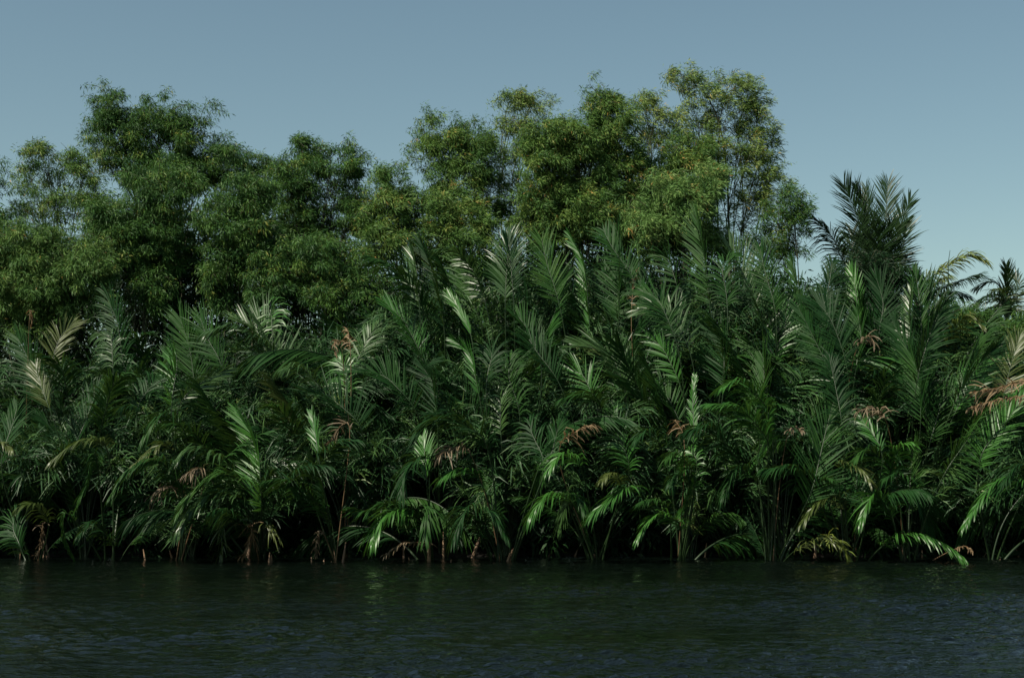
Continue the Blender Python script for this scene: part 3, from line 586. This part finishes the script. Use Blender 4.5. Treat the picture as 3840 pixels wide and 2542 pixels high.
def bamboo(name, label, cat, blobs, sprays, Y, mat='bamboo', dens=1., droop=.7, wind=.25, leaf=.145, base=None, seed=0, culms=True, airy=0., trunk=None):
    r = np.random.default_rng(900+seed)
    ppm = FPX/D2S/Y
    bx = np.mean([b[0] for b in blobs]) if base is None else base
    B = atd(bx, 1100, Y); B[2] = ground_z(B[0], Y)
    e = link(name, None, None, tuple(B)); tag(e, label, cat, 'bamboo and feathery trees behind the palms')
    Vs, As = [], []
    main = list(blobs)
    blobs = main + [] if airy > 0 else main + [(cx + rx*.85*math.cos(a), cy + ry*.85*math.sin(a), rx*k, ry*k*.9) for cx, cy, rx, ry in main for a, k in [(r.uniform(0, 6.28), r.uniform(.2, .4)), (r.uniform(.3, 2.8), r.uniform(.25, .45))]]
    for bi, (cx, cy, rx, ry) in enumerate(blobs):
        c = atd(cx, cy, Y + r.uniform(-.5, .5)); R = np.array((rx/ppm, max(.6, .9*rx/ppm), ry/ppm))
        vol = R[0]*R[1]*R[2]
        n = max(10, int(dens*44*(R[0]*R[2]) + dens*26*vol))
        q = norm(r.normal(0, 1, (n, 3)))*(r.random((n, 1))**(.42))
        cen = c + q*R*(1+.22*np.sin(q[:, :1]*9+bi)*np.cos(q[:, 2:]*8+bi*2)) - B
        rad = r.uniform(.13, .32, n)
        V, A = leaf_cloud(cen, rad, int(115*(1-airy)), leaf, droop, wind, r); Vs.append(V); As.append(A)
        if culms and bi < len(main):
            # a culm rises from the foot into this blob and breaks into twigs
            f0 = np.array((r.uniform(-.5, .5), r.uniform(-.4, .4), -.1)); cc = c - B
            P = hermite(f0, cc + np.array((0, 0, .3*R[2])), np.array((0, 0, 1.))*cc[2]*1.1, np.array((np.sign(cc[0]-f0[0])*.35, -.1, .35))*cc[2]*.5, 20)
            V, Q = tube(P, .032, .008, 5); tv, tq, off = [V], [Q], len(V)
            for s in range(min(n, 26)):
                st = P[r.integers(13, 20)]; en = cen[s]
                TP = hermite(st, en, (en-st)*.6+np.array((0, 0, .3)), (en-st)*.6-np.array((0, 0, .3)), 5)
                V, Q = tube(TP, .012, .003, 3); tv.append(V); tq.append(Q+off); off += len(V)
            link('culm', mesh_np('culm', np.concatenate(tv), np.concatenate(tq), M['culm']), e)
    tw = []
    auto = []
    for (cx, cy, rx, ry) in main:
        for q in range(7):
            a = r.uniform(-.25, math.pi+.25); k1, k2 = r.uniform(.55, .8), r.uniform(1.05, 1.32); dr = r.uniform(.0, .35)
            ca, sa = math.cos(a), math.sin(a); yy = r.uniform(-.5, .5)
            auto.append(([(cx+rx*k1*.6*ca, cy-ry*k1*.7*sa), (cx+rx*k2*.85*ca, cy-ry*k2*.95*sa), (cx+rx*k2*1.08*ca+6*wind, cy-ry*k2*(.95-dr)*sa+6)], yy))
    for sp, yy in [(q, 0) for q in sprays] + auto:
        P = spline([atd(x, y, Y - .15 + yy) for x, y in sp]) - B
        P, Ls = resample(P, 14)
        n = max(5, int(Ls/.13)); idx = np.sort(r.integers(1, 14, n))
        cen = P[idx] + r.normal(0, .05, (n, 3)); rad = r.uniform(.10, .20, n)
        V, A = leaf_cloud(cen, rad, 22, leaf*.95, droop, wind, r); Vs.append(V); As.append(A)
        tw.append(tube(P, .014, .004, 3))
    V = np.concatenate(Vs); QL = quads_of(V); off = len(V); tv, tq = [V], [QL]; A = np.concatenate(As)
    for v, Q in tw: tv.append(v); tq.append(Q+off); off += len(v)
    V = np.concatenate(tv)
    me = mesh_np('crown', V, np.concatenate(tq), M[mat], np.concatenate([A, np.zeros(len(V)-len(A))]), smooth=False)
    me.materials.append(M['culm'])
    me.polygons.foreach_set('material_index', np.r_[np.zeros(len(QL), np.int32), np.ones(len(me.polygons)-len(QL), np.int32)])
    link('crown', me, e)
    if trunk:
        P = spline([atd(x, y, Y - .2) for x, y in trunk]) - B
        P = np.concatenate([[np.array((P[0][0]+.1, 0, -.1))], P])
        V, Q = tube(resample(P, 30)[0], .075, .02, 7)
        link('trunk', mesh_np('trunk', V, Q, M['culm']), e)
    return e

bamboo('bamboo_clump', 'dark bamboo cut by the left frame edge, level with the thin light green crown', 'bamboo',
       [(-60, 430, 60, 60), (-40, 530, 60, 60), (-10, 640, 60, 80)], [[(-60, 400), (-20, 380), (25, 400)], [(-50, 420), (-10, 410), (20, 450)], [(-40, 400), (0, 370), (15, 380)]], 49, seed=1)
bamboo('bamboo_clump', 'thin light green bamboo crown full of sky gaps, near the left edge', 'bamboo',
       [(90, 360, 45, 22), (65, 420, 40, 45), (150, 390, 50, 40), (205, 400, 45, 50), (150, 460, 70, 45), (220, 470, 55, 55), (90, 490, 60, 40)],
       [[(120, 350), (80, 325), (45, 345)], [(130, 350), (100, 330), (70, 335)], [(180, 380), (150, 340), (140, 330)], [(230, 390), (250, 340), (270, 345)], [(215, 380), (240, 330), (235, 320)]], 50, 'bamboo_m', .6, airy=.25, seed=2)
bamboo('bamboo_clump', 'tallest dark green crown on the left, domed, standing clear above its neighbours', 'bamboo',
       [(245, 250, 42, 35), (250, 320, 55, 65), (370, 265, 65, 45), (350, 330, 85, 75), (440, 320, 55, 50), (475, 380, 60, 50), (540, 385, 60, 45), (590, 400, 45, 38), (290, 380, 50, 40), (400, 400, 100, 40)],
       [[(470, 290), (490, 255), (525, 260)], [(460, 280), (480, 240), (510, 240)], [(250, 230), (235, 205), (200, 195)], [(260, 230), (250, 200), (230, 188)], [(215, 290), (200, 270), (185, 300)], [(200, 320), (185, 330), (170, 345)], [(220, 240), (205, 222), (195, 225)],
        [(380, 235), (375, 215), (390, 205)], [(290, 235), (285, 215), (275, 210)], [(500, 330), (520, 310), (530, 330)], [(560, 350), (600, 360), (620, 375)]], 50.5, 'bamboo', .8, droop=.8, seed=3)
bamboo('bamboo_clump', 'low bright green bushy bamboo hanging at the left edge above the palms', 'bamboo',
       [(40, 560, 80, 55), (120, 570, 90, 55), (60, 650, 90, 75), (160, 650, 90, 75), (210, 590, 50, 50), (30, 730, 70, 50), (120, 720, 70, 60), (-50, 640, 60, 100)], [[(230, 620), (260, 660), (265, 720)], [(100, 530), (60, 505), (20, 520)]], 46.3, 'bamboo_b', .9, droop=.9, seed=4)
bamboo('bamboo_clump', 'mid green bamboo mass directly below the tallest left crown', 'bamboo',
       [(365, 425, 85, 50), (345, 510, 95, 70), (380, 590, 85, 65), (300, 570, 50, 60), (350, 670, 45, 55), (250, 510, 50, 50)], [[(350, 680), (355, 720), (345, 750)], [(300, 620), (290, 670), (300, 700)]], 47.5, 'bamboo', 1.1, droop=.9, seed=5)
bamboo('bamboo_clump', 'green bamboo with hanging sprays between two darker gaps, left of centre', 'bamboo',
       [(560, 450, 75, 45), (535, 520, 75, 65), (540, 600, 70, 60), (520, 670, 45, 45), (600, 560, 60, 50)], [[(480, 600), (475, 650), (490, 700)], [(530, 680), (525, 710), (540, 740)]], 47.2, 'bamboo', 1.1, droop=.9, seed=6)
bamboo('bamboo_clump', 'open crown with a spray arching out to the right, left of the middle sky gap', 'bamboo',
       [(715, 350, 42, 30), (700, 400, 65, 45), (780, 380, 50, 40), (790, 440, 55, 50), (650, 410, 45, 40), (660, 480, 70, 60), (750, 510, 75, 60), (820, 490, 35, 50), (650, 580, 70, 60)],
       [[(770, 360), (800, 325), (855, 365)], [(780, 370), (820, 345), (850, 375)], [(800, 410), (840, 395), (870, 410)], [(700, 340), (695, 325), (690, 320)], [(800, 350), (810, 330), (800, 315)], [(640, 400), (650, 370), (670, 360)], [(820, 440), (845, 440), (850, 480)]], 49.5, 'bamboo', .7, droop=.6, wind=.35, seed=7)
bamboo('bamboo_clump', 'low leafy green clump right above the palms, under the open crown', 'bamboo',
       [(720, 590, 75, 45), (690, 650, 65, 50), (800, 620, 60, 55), (620, 650, 50, 50), (840, 680, 60, 50), (770, 690, 70, 40)], [[(650, 660), (640, 700), (650, 730)]], 46.9, 'bamboo', .9, droop=.9, seed=8)
bamboo('bamboo_clump', 'soft yellow green bushy crown at the foot of the middle crown, palms below', 'bamboo',
       [(900, 435, 50, 45), (875, 500, 45, 45), (950, 490, 85, 50), (1050, 500, 85, 50), (900, 560, 60, 40), (990, 560, 90, 45), (1080, 570, 70, 40)], [[(880, 420), (905, 385), (940, 380)], [(850, 500), (830, 520), (835, 560)], [(850, 450), (845, 430), (860, 410)]], 47.8, 'bamboo_m', 1., droop=.45, wind=.5, seed=9)
bamboo('bamboo_clump', 'middle crown with a thin pointed top and sky showing through, right of the gap', 'bamboo',
       [(1005, 310, 55, 38), (1095, 315, 45, 35), (1030, 360, 75, 45), (1120, 370, 40, 55), (1060, 420, 85, 50), (1125, 460, 45, 50), (1010, 470, 50, 40)],
       [[(1000, 300), (990, 265), (985, 245)], [(985, 310), (965, 280), (955, 275)], [(970, 350), (945, 340), (935, 345)], [(975, 370), (945, 365), (930, 385)], [(1100, 300), (1095, 270), (1090, 275)], [(1120, 310), (1140, 300), (1145, 320)], [(1050, 300), (1055, 275), (1050, 265)]], 49.5, 'bamboo_m', .65, droop=.6, wind=.4, seed=10)
bamboo('bamboo_clump', 'airy thin top leaning left above the big dense round crown', 'bamboo',
       [(1185, 235, 35, 24), (1230, 250, 35, 26), (1185, 290, 32, 30), (1215, 310, 40, 30), (1185, 370, 30, 40), (1180, 440, 32, 45), (1185, 510, 35, 40)], [[(1210, 240), (1170, 215), (1135, 245)], [(1220, 240), (1250, 210), (1285, 235)], [(1200, 230), (1195, 210), (1210, 203)], [(1240, 260), (1260, 245), (1280, 250)], [(1180, 300), (1165, 330), (1155, 360)]], 50.5, 'bamboo_y', .40, droop=.35, wind=.6, airy=.45, seed=11)
bamboo('bamboo_clump', 'big dense round crown, olive lit on its left and dark on its right', 'bamboo',
       [(1390, 235, 35, 20), (1400, 275, 65, 38), (1310, 310, 90, 45), (1250, 375, 60, 70), (1340, 380, 100, 75), (1430, 350, 60, 65), (1440, 430, 65, 65), (1290, 455, 85, 55), (1390, 480, 90, 60), (1220, 500, 50, 50), (1320, 530, 90, 40), (1450, 520, 50, 50)],
       [[(1395, 230), (1365, 195), (1375, 175)], [(1400, 230), (1370, 205), (1350, 210)], [(1380, 240), (1350, 228), (1345, 222)], [(1400, 220), (1385, 200), (1390, 190)], [(1280, 290), (1250, 275), (1235, 285)], [(1440, 260), (1465, 250), (1480, 265)]], 48.3, 'bamboo_m', 1.25, droop=.55, wind=.5, seed=12)
bamboo('bamboo_clump', 'sparse brownish tops between the dense round crown and the tallest thin tree', 'bamboo',
       [(1480, 240, 32, 24), (1520, 285, 38, 32), (1500, 340, 45, 40), (1550, 330, 40, 40)], [[(1490, 240), (1480, 210), (1475, 205)], [(1500, 240), (1530, 215), (1535, 210)], [(1450, 260), (1435, 230), (1440, 220)]], 50.5, 'bamboo_y', .55, droop=.35, wind=.6, airy=.3, seed=13)
bamboo('feathery_tree', 'tallest thin see-through tree with one dark straight trunk and yellowish top', 'tree',
       [(1580, 190, 38, 24), (1625, 235, 55, 34), (1690, 205, 55, 32), (1735, 225, 35, 45), (1690, 275, 65, 45), (1600, 290, 50, 40), (1755, 310, 45, 55), (1720, 350, 55, 50), (1760, 400, 50, 60), (1640, 350, 45, 40), (1740, 480, 55, 60), (1780, 440, 35, 50)],
       [[(1600, 190), (1560, 165), (1525, 180)], [(1610, 200), (1600, 160), (1590, 145)], [(1590, 190), (1560, 160), (1545, 165)], [(1700, 200), (1720, 175), (1725, 170)], [(1740, 210), (1765, 205), (1770, 215)], [(1770, 270), (1790, 290), (1795, 320)], [(1790, 350), (1810, 360), (1820, 385)], [(1790, 420), (1820, 410), (1830, 430)],
        [(1680, 190), (1670, 170), (1660, 168)], [(1780, 330), (1800, 330), (1805, 345)]], 49.5, 'bamboo_y', .6, droop=.2, wind=.75, airy=.25, culms=True, base=1690, seed=14,
       trunk=[(1688, 620), (1685, 480), (1680, 380), (1665, 290), (1640, 230), (1615, 200)])
bamboo('bamboo_clump', 'pale bright green drooping clump left of the dark trunk, palms in front', 'bamboo',
       [(1565, 440, 80, 42), (1625, 430, 55, 45), (1520, 490, 60, 42), (1600, 500, 80, 55), (1500, 530, 45, 30), (1560, 560, 80, 35), (1640, 560, 50, 40)], [[(1500, 490), (1465, 480), (1440, 490)], [(1490, 520), (1460, 510), (1450, 530)], [(1540, 420), (1510, 415), (1490, 430)]], 46.8, 'bamboo_p', 1.1, droop=.4, wind=.55, seed=15)
bamboo('bamboo_clump', 'green crown rising behind the pale bright clump, left of the dark trunk', 'bamboo',
       [(1595, 350, 60, 42), (1560, 390, 50, 40), (1640, 390, 40, 45), (1520, 420, 45, 50)], [[(1600, 340), (1590, 310), (1600, 300)]], 48.6, 'bamboo_m', .85, droop=.4, wind=.5, seed=16)
bamboo('feathery_tree', 'small dark tree trailing off to the right beside the coconut palm', 'tree',
       [(1820, 470, 40, 40), (1800, 530, 45, 45), (1845, 510, 28, 35), (1770, 570, 50, 40), (1820, 580, 40, 30)], [[(1830, 470), (1855, 450), (1875, 455)], [(1840, 480), (1865, 470), (1885, 480)], [(1810, 450), (1820, 430), (1815, 420)], [(1850, 500), (1870, 520), (1870, 550)]], 48.8, 'bamboo', .75, droop=.3, wind=.4, airy=.2, seed=17)

BACK = np.array([(-300, 470), (0, 490), (120, 530), (200, 510), (300, 440), (550, 430), (640, 440), (760, 490), (840, 530), (870, 560), (1100, 560), (1180, 530), (1270, 430), (1480, 420), (1550, 490), (1700, 580), (1800, 600), (1870, 640), (2100, 700), (2369, 800), (2700, 800)])
bamboo('leafy_bush', 'dark leafy bush smothering the foot of the coconut palm, level with its lowest fronds', 'bush',
       [(2010, 610, 42, 28), (1955, 655, 50, 40), (2065, 665, 40, 40), (2010, 680, 60, 40)], [], 46.6, 'under', 1.0, droop=.6, culms=False, seed=18)
bamboo('leafy_bush', 'tangled bush between the pale yellow frond and the right frame edge', 'bush',
       [(2235, 745, 50, 35), (2345, 755, 45, 32), (2275, 765, 40, 28), (2300, 800, 50, 45), (2370, 790, 50, 45), (2190, 730, 35, 30), (2340, 860, 60, 40), (2440, 800, 50, 60)], [], 46.0, 'bamboo', 1.0, droop=.6, culms=False, seed=19)

# uncountable undergrowth between palms and bamboo, shade put into its leaf colour
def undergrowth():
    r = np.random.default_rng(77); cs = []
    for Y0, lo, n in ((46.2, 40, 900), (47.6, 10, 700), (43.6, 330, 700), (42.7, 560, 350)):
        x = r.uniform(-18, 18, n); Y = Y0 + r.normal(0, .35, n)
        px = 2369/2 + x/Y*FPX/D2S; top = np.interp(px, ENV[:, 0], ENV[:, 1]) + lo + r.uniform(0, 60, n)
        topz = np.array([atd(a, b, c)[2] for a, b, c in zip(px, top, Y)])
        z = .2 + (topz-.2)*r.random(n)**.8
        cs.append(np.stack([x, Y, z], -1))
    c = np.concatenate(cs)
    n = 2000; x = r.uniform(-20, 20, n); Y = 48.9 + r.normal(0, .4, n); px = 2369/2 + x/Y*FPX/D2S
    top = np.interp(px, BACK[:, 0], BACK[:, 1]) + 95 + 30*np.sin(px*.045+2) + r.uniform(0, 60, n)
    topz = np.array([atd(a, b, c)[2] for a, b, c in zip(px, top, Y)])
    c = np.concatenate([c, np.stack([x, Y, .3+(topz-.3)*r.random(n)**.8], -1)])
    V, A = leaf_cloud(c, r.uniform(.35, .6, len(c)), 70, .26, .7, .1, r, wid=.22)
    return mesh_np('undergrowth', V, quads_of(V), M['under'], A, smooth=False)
M['thicket'] = leaf_mat('thicket_leaflet', [(0, (.008, .030, .015)), (.5, (.020, .060, .024)), (.85, (.05, .105, .035)), (1, (.13, .17, .07))], .48, .2, .25, True)
def thicket():
    r = np.random.default_rng(404); n = 8000; x = r.uniform(-17, 17, n); q = r.random(n)
    Y = 41.2 + 2.6*q + r.normal(0, .25, n); px = 2369/2 + x/Y*FPX/D2S
    topz = np.array([atd(a, np.interp(a, ENV[:, 0], ENV[:, 1]) + 40, b)[2] for a, b in zip(px, Y)])
    lo = 1.5 + .5*np.sin(x*.9) + .4*np.sin(x*2.3+1)
    z = lo + (topz*(.50+.48*q) - lo)*r.random(n)
    keep = np.sin(x*1.3+z*.8)+np.sin(z*1.9-x*.7)+r.normal(0, .6, n) > -.55        # leaves dark pockets free
    c = np.stack([x, Y, z], -1)[keep]
    base = np.repeat(c, 24, 0); k = len(base)
    fan = norm(r.normal(0, 1, c.shape)*np.array((1, .6, .5)) + np.array((-.1, -.4, .25))); fan = np.repeat(fan, 24, 0)
    d = norm(fan + r.normal(0, .42, (k, 3)) + np.array((0, 0, -.15))); ln = (r.uniform(.28, .8, k))[:, None]
    side = norm(np.cross(d, norm(r.normal(0, .7, (k, 3)) + np.array((-.2, -.8, .4)))))*.018
    p0 = base + r.normal(0, .10, (k, 3)); p1 = p0 + d*ln*.5; p2 = p1 + norm(d + np.array((0, 0, -.55)))*ln*.5
    V = np.stack([p0-side*.5, p0+side*.5, p1+side, p1-side, p2-side*.1, p2+side*.1], 1).reshape(-1, 3)
    i = (np.arange(k)*6)[:, None]
    Q = np.concatenate([i+np.array((0, 1, 2, 3)), i+np.array((3, 2, 5, 4))])
    tv = np.repeat(np.repeat(np.clip(r.normal(.4, .22, len(c)), 0, .95), 24) + r.normal(0, .08, k), 6)
    return mesh_np('palm_thicket', V, Q, M['thicket'], np.clip(tv, 0, 1))
tag(link('palm_thicket', thicket()), 'loose tangle of narrow drooping leaflets filling the gaps between the larger palm fronds', 'undergrowth', kind='stuff')
tag(link('undergrowth', undergrowth()), 'tangle of leaves coloured dark as the shade behind and between the palms', 'undergrowth', kind='stuff')

def far_wood():
    r = np.random.default_rng(5); n = 4200
    x = r.uniform(-24, 24, n); Y = 53 + r.normal(0, .8, n); px = 2369/2 + x/Y*FPX/D2S
    top = np.interp(px, BACK[:, 0], BACK[:, 1]) + 25*np.sin(px*.05) + r.uniform(0, 50, n)
    topz = np.array([atd(a, b, c)[2] for a, b, c in zip(px, top, Y)])
    c = np.stack([x, Y, .3 + (topz-.3)*r.random(n)], -1)
    V, A = leaf_cloud(c, r.uniform(.4, .8, n), 80, .22, .7, .2, r, wid=.25)
    return mesh_np('far_wood', V, quads_of(V), M['bamboo'], A, smooth=False)
tag(link('far_wood', far_wood()), 'shaded mass of foliage standing behind the bamboo', 'wood', kind='stuff')

# ------------------------------------------------------------------ coconut palms behind, right
def coco(label, foot, Y, crownpt, fronds, mats=None):
    B = at(foot, 2000, Y); B[2] = ground_z(B[0], Y)
    e = link('coconut_palm', None, None, tuple(B)); tag(e, label, 'palm', 'coconut palms behind the nipa')
    C = atc(*crownpt, Y) - B
    P = hermite(np.array((0, 0, -.1)), C, np.array((0, 0, C[2])), np.array((0, 0, C[2])), 20)
    V, Q = tube(P, .17, .10, 10); link('trunk', mesh_np('trunk', V, Q, M['trunk']), e)
    for i, (c, pts, style, kw, mat) in enumerate(fronds):
        Qs = [atc(c, x, y, Y + (.25*j if i % 2 else -.25*j)) - B for j, (x, y) in enumerate(pts)]
        F = spline([C] + Qs); tot = np.sum(np.linalg.norm(np.diff(F, axis=0), axis=1))
        add_frond(e, F, mat, 'rib', r0=.035, s0=.12, style=style, seed=700+i, spacing=.036, wid=.032, ragged=.18, a1=20, **dict({'a0': 56}, **kw))
    return e
coco('dark coconut palm whose upright fronds stand tall against the sky, right of the trees', 3240, 50.0, (4, 690, 900), [
 (4, [(615,680),(590,500),(508,298)], 'F', dict(L=.95, droop=.12, roll=-10), 'coco'),
 (4, [(665,680),(655,480),(640,315)], 'F', dict(L=.7, droop=.12, roll=30, a0=45), 'coco'),
 (4, [(640,640),(625,430),(578,300)], 'F', dict(L=.6, droop=.1, roll=40, a0=40), 'coco'),
 (4, [(735,700),(755,500),(768,288)], 'F', dict(L=.85, droop=.12, roll=0), 'coco'),
 (4, [(790,760),(840,560),(900,385)], 'F', dict(L=.7, droop=.15, roll=10, a0=50), 'coco'),
 (4, [(780,830),(850,690),(885,520)], 'F', dict(L=.75, droop=.15, roll=-10), 'coco'),
 (4, [(600,830),(500,740),(440,610),(320,490)], 'D', dict(L=.85, droop=.8), 'coco'),
 (4, [(600,800),(560,700),(560,580)], 'F', dict(L=.9, droop=.15, roll=10), 'coco'),
 (4, [(760,780),(770,650),(790,520)], 'F', dict(L=.8, droop=.15, roll=-20), 'coco'),
 (4, [(800,850),(850,790),(880,740)], 'F', dict(L=.7, droop=.3, roll=0), 'coco'),
 (4, [(690,760),(680,620),(700,480)], 'F', dict(L=.7, droop=.1, roll=20), 'coco'),
 (4, [(760,790),(740,720),(720,680)], 'F', dict(L=.5, droop=.3, roll=20), 'bright'),
 (4, [(700,800),(720,690),(730,560)], 'F', dict(L=.9, droop=.2, roll=-15), 'coco'),
 (4, [(650,800),(600,740),(540,700)], 'D', dict(L=.8, droop=.5), 'coco'),
 (4, [(760,840),(830,800),(870,830)], 'D', dict(L=.8, droop=.7), 'coco'),
 (4, [(640,820),(610,720),(600,640)], 'F', dict(L=.9, droop=.3, roll=15), 'coco'),
])
coco('low palm with one pale yellow frond arching right into the open sky', 3470, 48.0, (4, 940, 1000), [
 (4, [(985,880),(1130,775),(1240,720),(1335,745)], 'D', dict(L=.75, droop=.7), 'yellow'),
 (4, [(1040,930),(1160,885),(1300,830)], 'D', dict(L=.65, droop=.7), 'coco'),
 (4, [(920,900),(925,850),(915,800)], 'F', dict(L=.6, a0=35, droop=.1), 'coco'),
 (4, [(1000,930),(1080,860),(1120,850)], 'D', dict(L=.6, droop=.9), 'yellow'),
 (4, [(880,930),(840,900),(860,880)], 'D', dict(L=.6, droop=.8), 'coco'),
 (4, [(1020,960),(1130,940),(1230,960)], 'D', dict(L=.7, droop=.8), 'coco'),
])
coco('dark palm cut by the right frame edge, its fronds drooping over the nipa tops', 3800, 47.5, (4, 1470, 1100), [
 (4, [(1462,960),(1470,870),(1465,775)], 'F', dict(L=.55, a0=28, droop=.05), 'coco'),
 (4, [(1450,950),(1390,875),(1290,905)], 'D', dict(L=.55, droop=.7), 'coco'),
 (4, [(1440,1000),(1360,955),(1265,1020)], 'D', dict(L=.8, droop=1.), 'coco'),
 (4, [(1500,1000),(1580,930),(1680,960)], 'D', dict(L=.7, droop=.8), 'olive'),
 (4, [(1440,960),(1420,920),(1400,915)], 'D', dict(L=.6, droop=.8), 'olive'),
 (4, [(1500,980),(1540,890),(1500,830)], 'F', dict(L=.6, droop=.4), 'coco'),
 (4, [(1440,1040),(1400,1060),(1390,1160)], 'D', dict(L=.8, droop=1.), 'coco'),
 (4, [(1480,1050),(1500,1070),(1510,1170)], 'D', dict(L=.8, droop=1.), 'coco'),
 (4, [(1430,1030),(1380,1030),(1330,1120)], 'D', dict(L=.8, droop=1.), 'coco'),
 (4, [(1500,1040),(1560,1040),(1620,1100)], 'D', dict(L=.8, droop=1.), 'coco'),
])
# one unopened spear leaf standing against the sky
sp = at(3563, 2000, 46.5); sp[2] = ground_z(sp[0], 46.5)
e = link('nipa_palm', None, None, tuple(sp)); tag(e, 'single thin unopened leaf spike poking into the sky above the pale yellow frond', 'palm', 'nipa palms crowding the river bank')
P = spline([np.zeros(3), atc(4, 1122, 900, 46.5)-sp, atc(4, 1133, 688, 46.5)-sp])
V, Q = tube(resample(P, 24)[0], .05, .008, 6, 2.5); link('spear_leaf', mesh_np('spear_leaf', V, Q, M['coco']), e)

# ------------------------------------------------------------------ labels of the nipa palms
LABELS = [
 'nipa palm at the waterline, mostly cut off by the left frame edge',
 'waterline nipa palm nearest the left edge, with drooping olive fronds and a thin dead one',
 'small dark waterline nipa palm, second from the left edge, without dead fronds',
 'waterline nipa palm with curled brown dead fronds under long green arches, lower left',
 'waterline nipa palm with a tall broad bright green blade and an orange dead frond',
 'waterline nipa palm with a folded pinkish withered frond, left of centre',
 'waterline nipa palm with a bright arch above a broken tan frond over the water',
 'waterline nipa palm in the middle with a limp pinkish brown dead frond',
 'waterline nipa palm with a small rust orange dead fan, centre right',
 'waterline nipa palm with many short bright drooping fronds, right of the rust fan',
 'waterline nipa palm with a long twisted bright frond hanging over the dark hollow',
 'waterline nipa palm dipping a yellowed frond tip in the water, lower right',
 'waterline nipa palm with a very tall open upright frond and a withered pale one',
 'waterline nipa palm with dark fronds slanting up right, last whole one before the edge',
 'nipa palm at the right edge with long dead orange fronds above a bright arch',
 'mid height nipa palm outside the left edge, only frond tips in view',
 'mid height dark nipa palm behind the olive fronded waterline palm at the left edge',
 'mid height nipa palm with one small olive upright leaf among dark fronds, left',
 'mid height nipa palm with a bright blade leaning left beside a pale one leaning right',
 'mid height dark nipa palm right behind the tall broad bright green blade',
 'mid height nipa palm with two short dead orange fronds high up, left of centre',
 'mid height nipa palm with a narrow bright spear leaf pointing up left',
 'mid height nipa palm in the middle with a bright frond sweeping downward',
 'mid height nipa palm with a pale silvery comb like frond spreading left',
 'mid height nipa palm with a one sided upright blade below the tallest frond',
 'mid height nipa palm with two upright one sided blades below the dark tree trunk',
 'mid height nipa palm with a small withered brown frond, below the coconut palm',
 'mid height nipa palm with a large upright frond fanning both ways, right side',
 'mid height nipa palm with olive upright leaves, just inside the right edge',
 'mid height nipa palm outside the right edge, only frond tips in view',
 'tall rear nipa palm outside the left edge, its fronds leaning into view',
 'rear nipa palm with a scrap of orange dead leaf below the bright leftmost bush',
 'rear nipa palm with an olive feather shaped frond against the dark gap, far left',
 'rear nipa palm with a broad dark upright frond below the tallest left bamboo',
 'rear nipa palm with pale fans of leaflets opening left, below the open arching crown',
 'rear nipa palm with a pale fan beneath the low leafy green bamboo clump',
 'rear nipa palm with two striped fronds at the left shoulder of the high wall',
 'tall rear nipa palm with a grey green upright fan, below the middle crown',
 'tall rear nipa palm carrying the single bright light green feather at the wall top',
 'tall rear nipa palm with a straight half feather frond beside a rust orange one',
 'tallest rear nipa palm, one long narrow frond rising before the pale bamboo clump',
 'tall rear nipa palm right of the straight dark tree trunk, below the small tree',
 'tall rear nipa palm with a spread frond between coconut palm and pale yellow frond',
 'rear nipa palm in front of the tangled bush near the right edge',
 'tall rear nipa palm outside the right edge, its frond tips leaning into view',
]
for (e, x, Y, row), t in zip(PALMS, LABELS): e['label'] = t
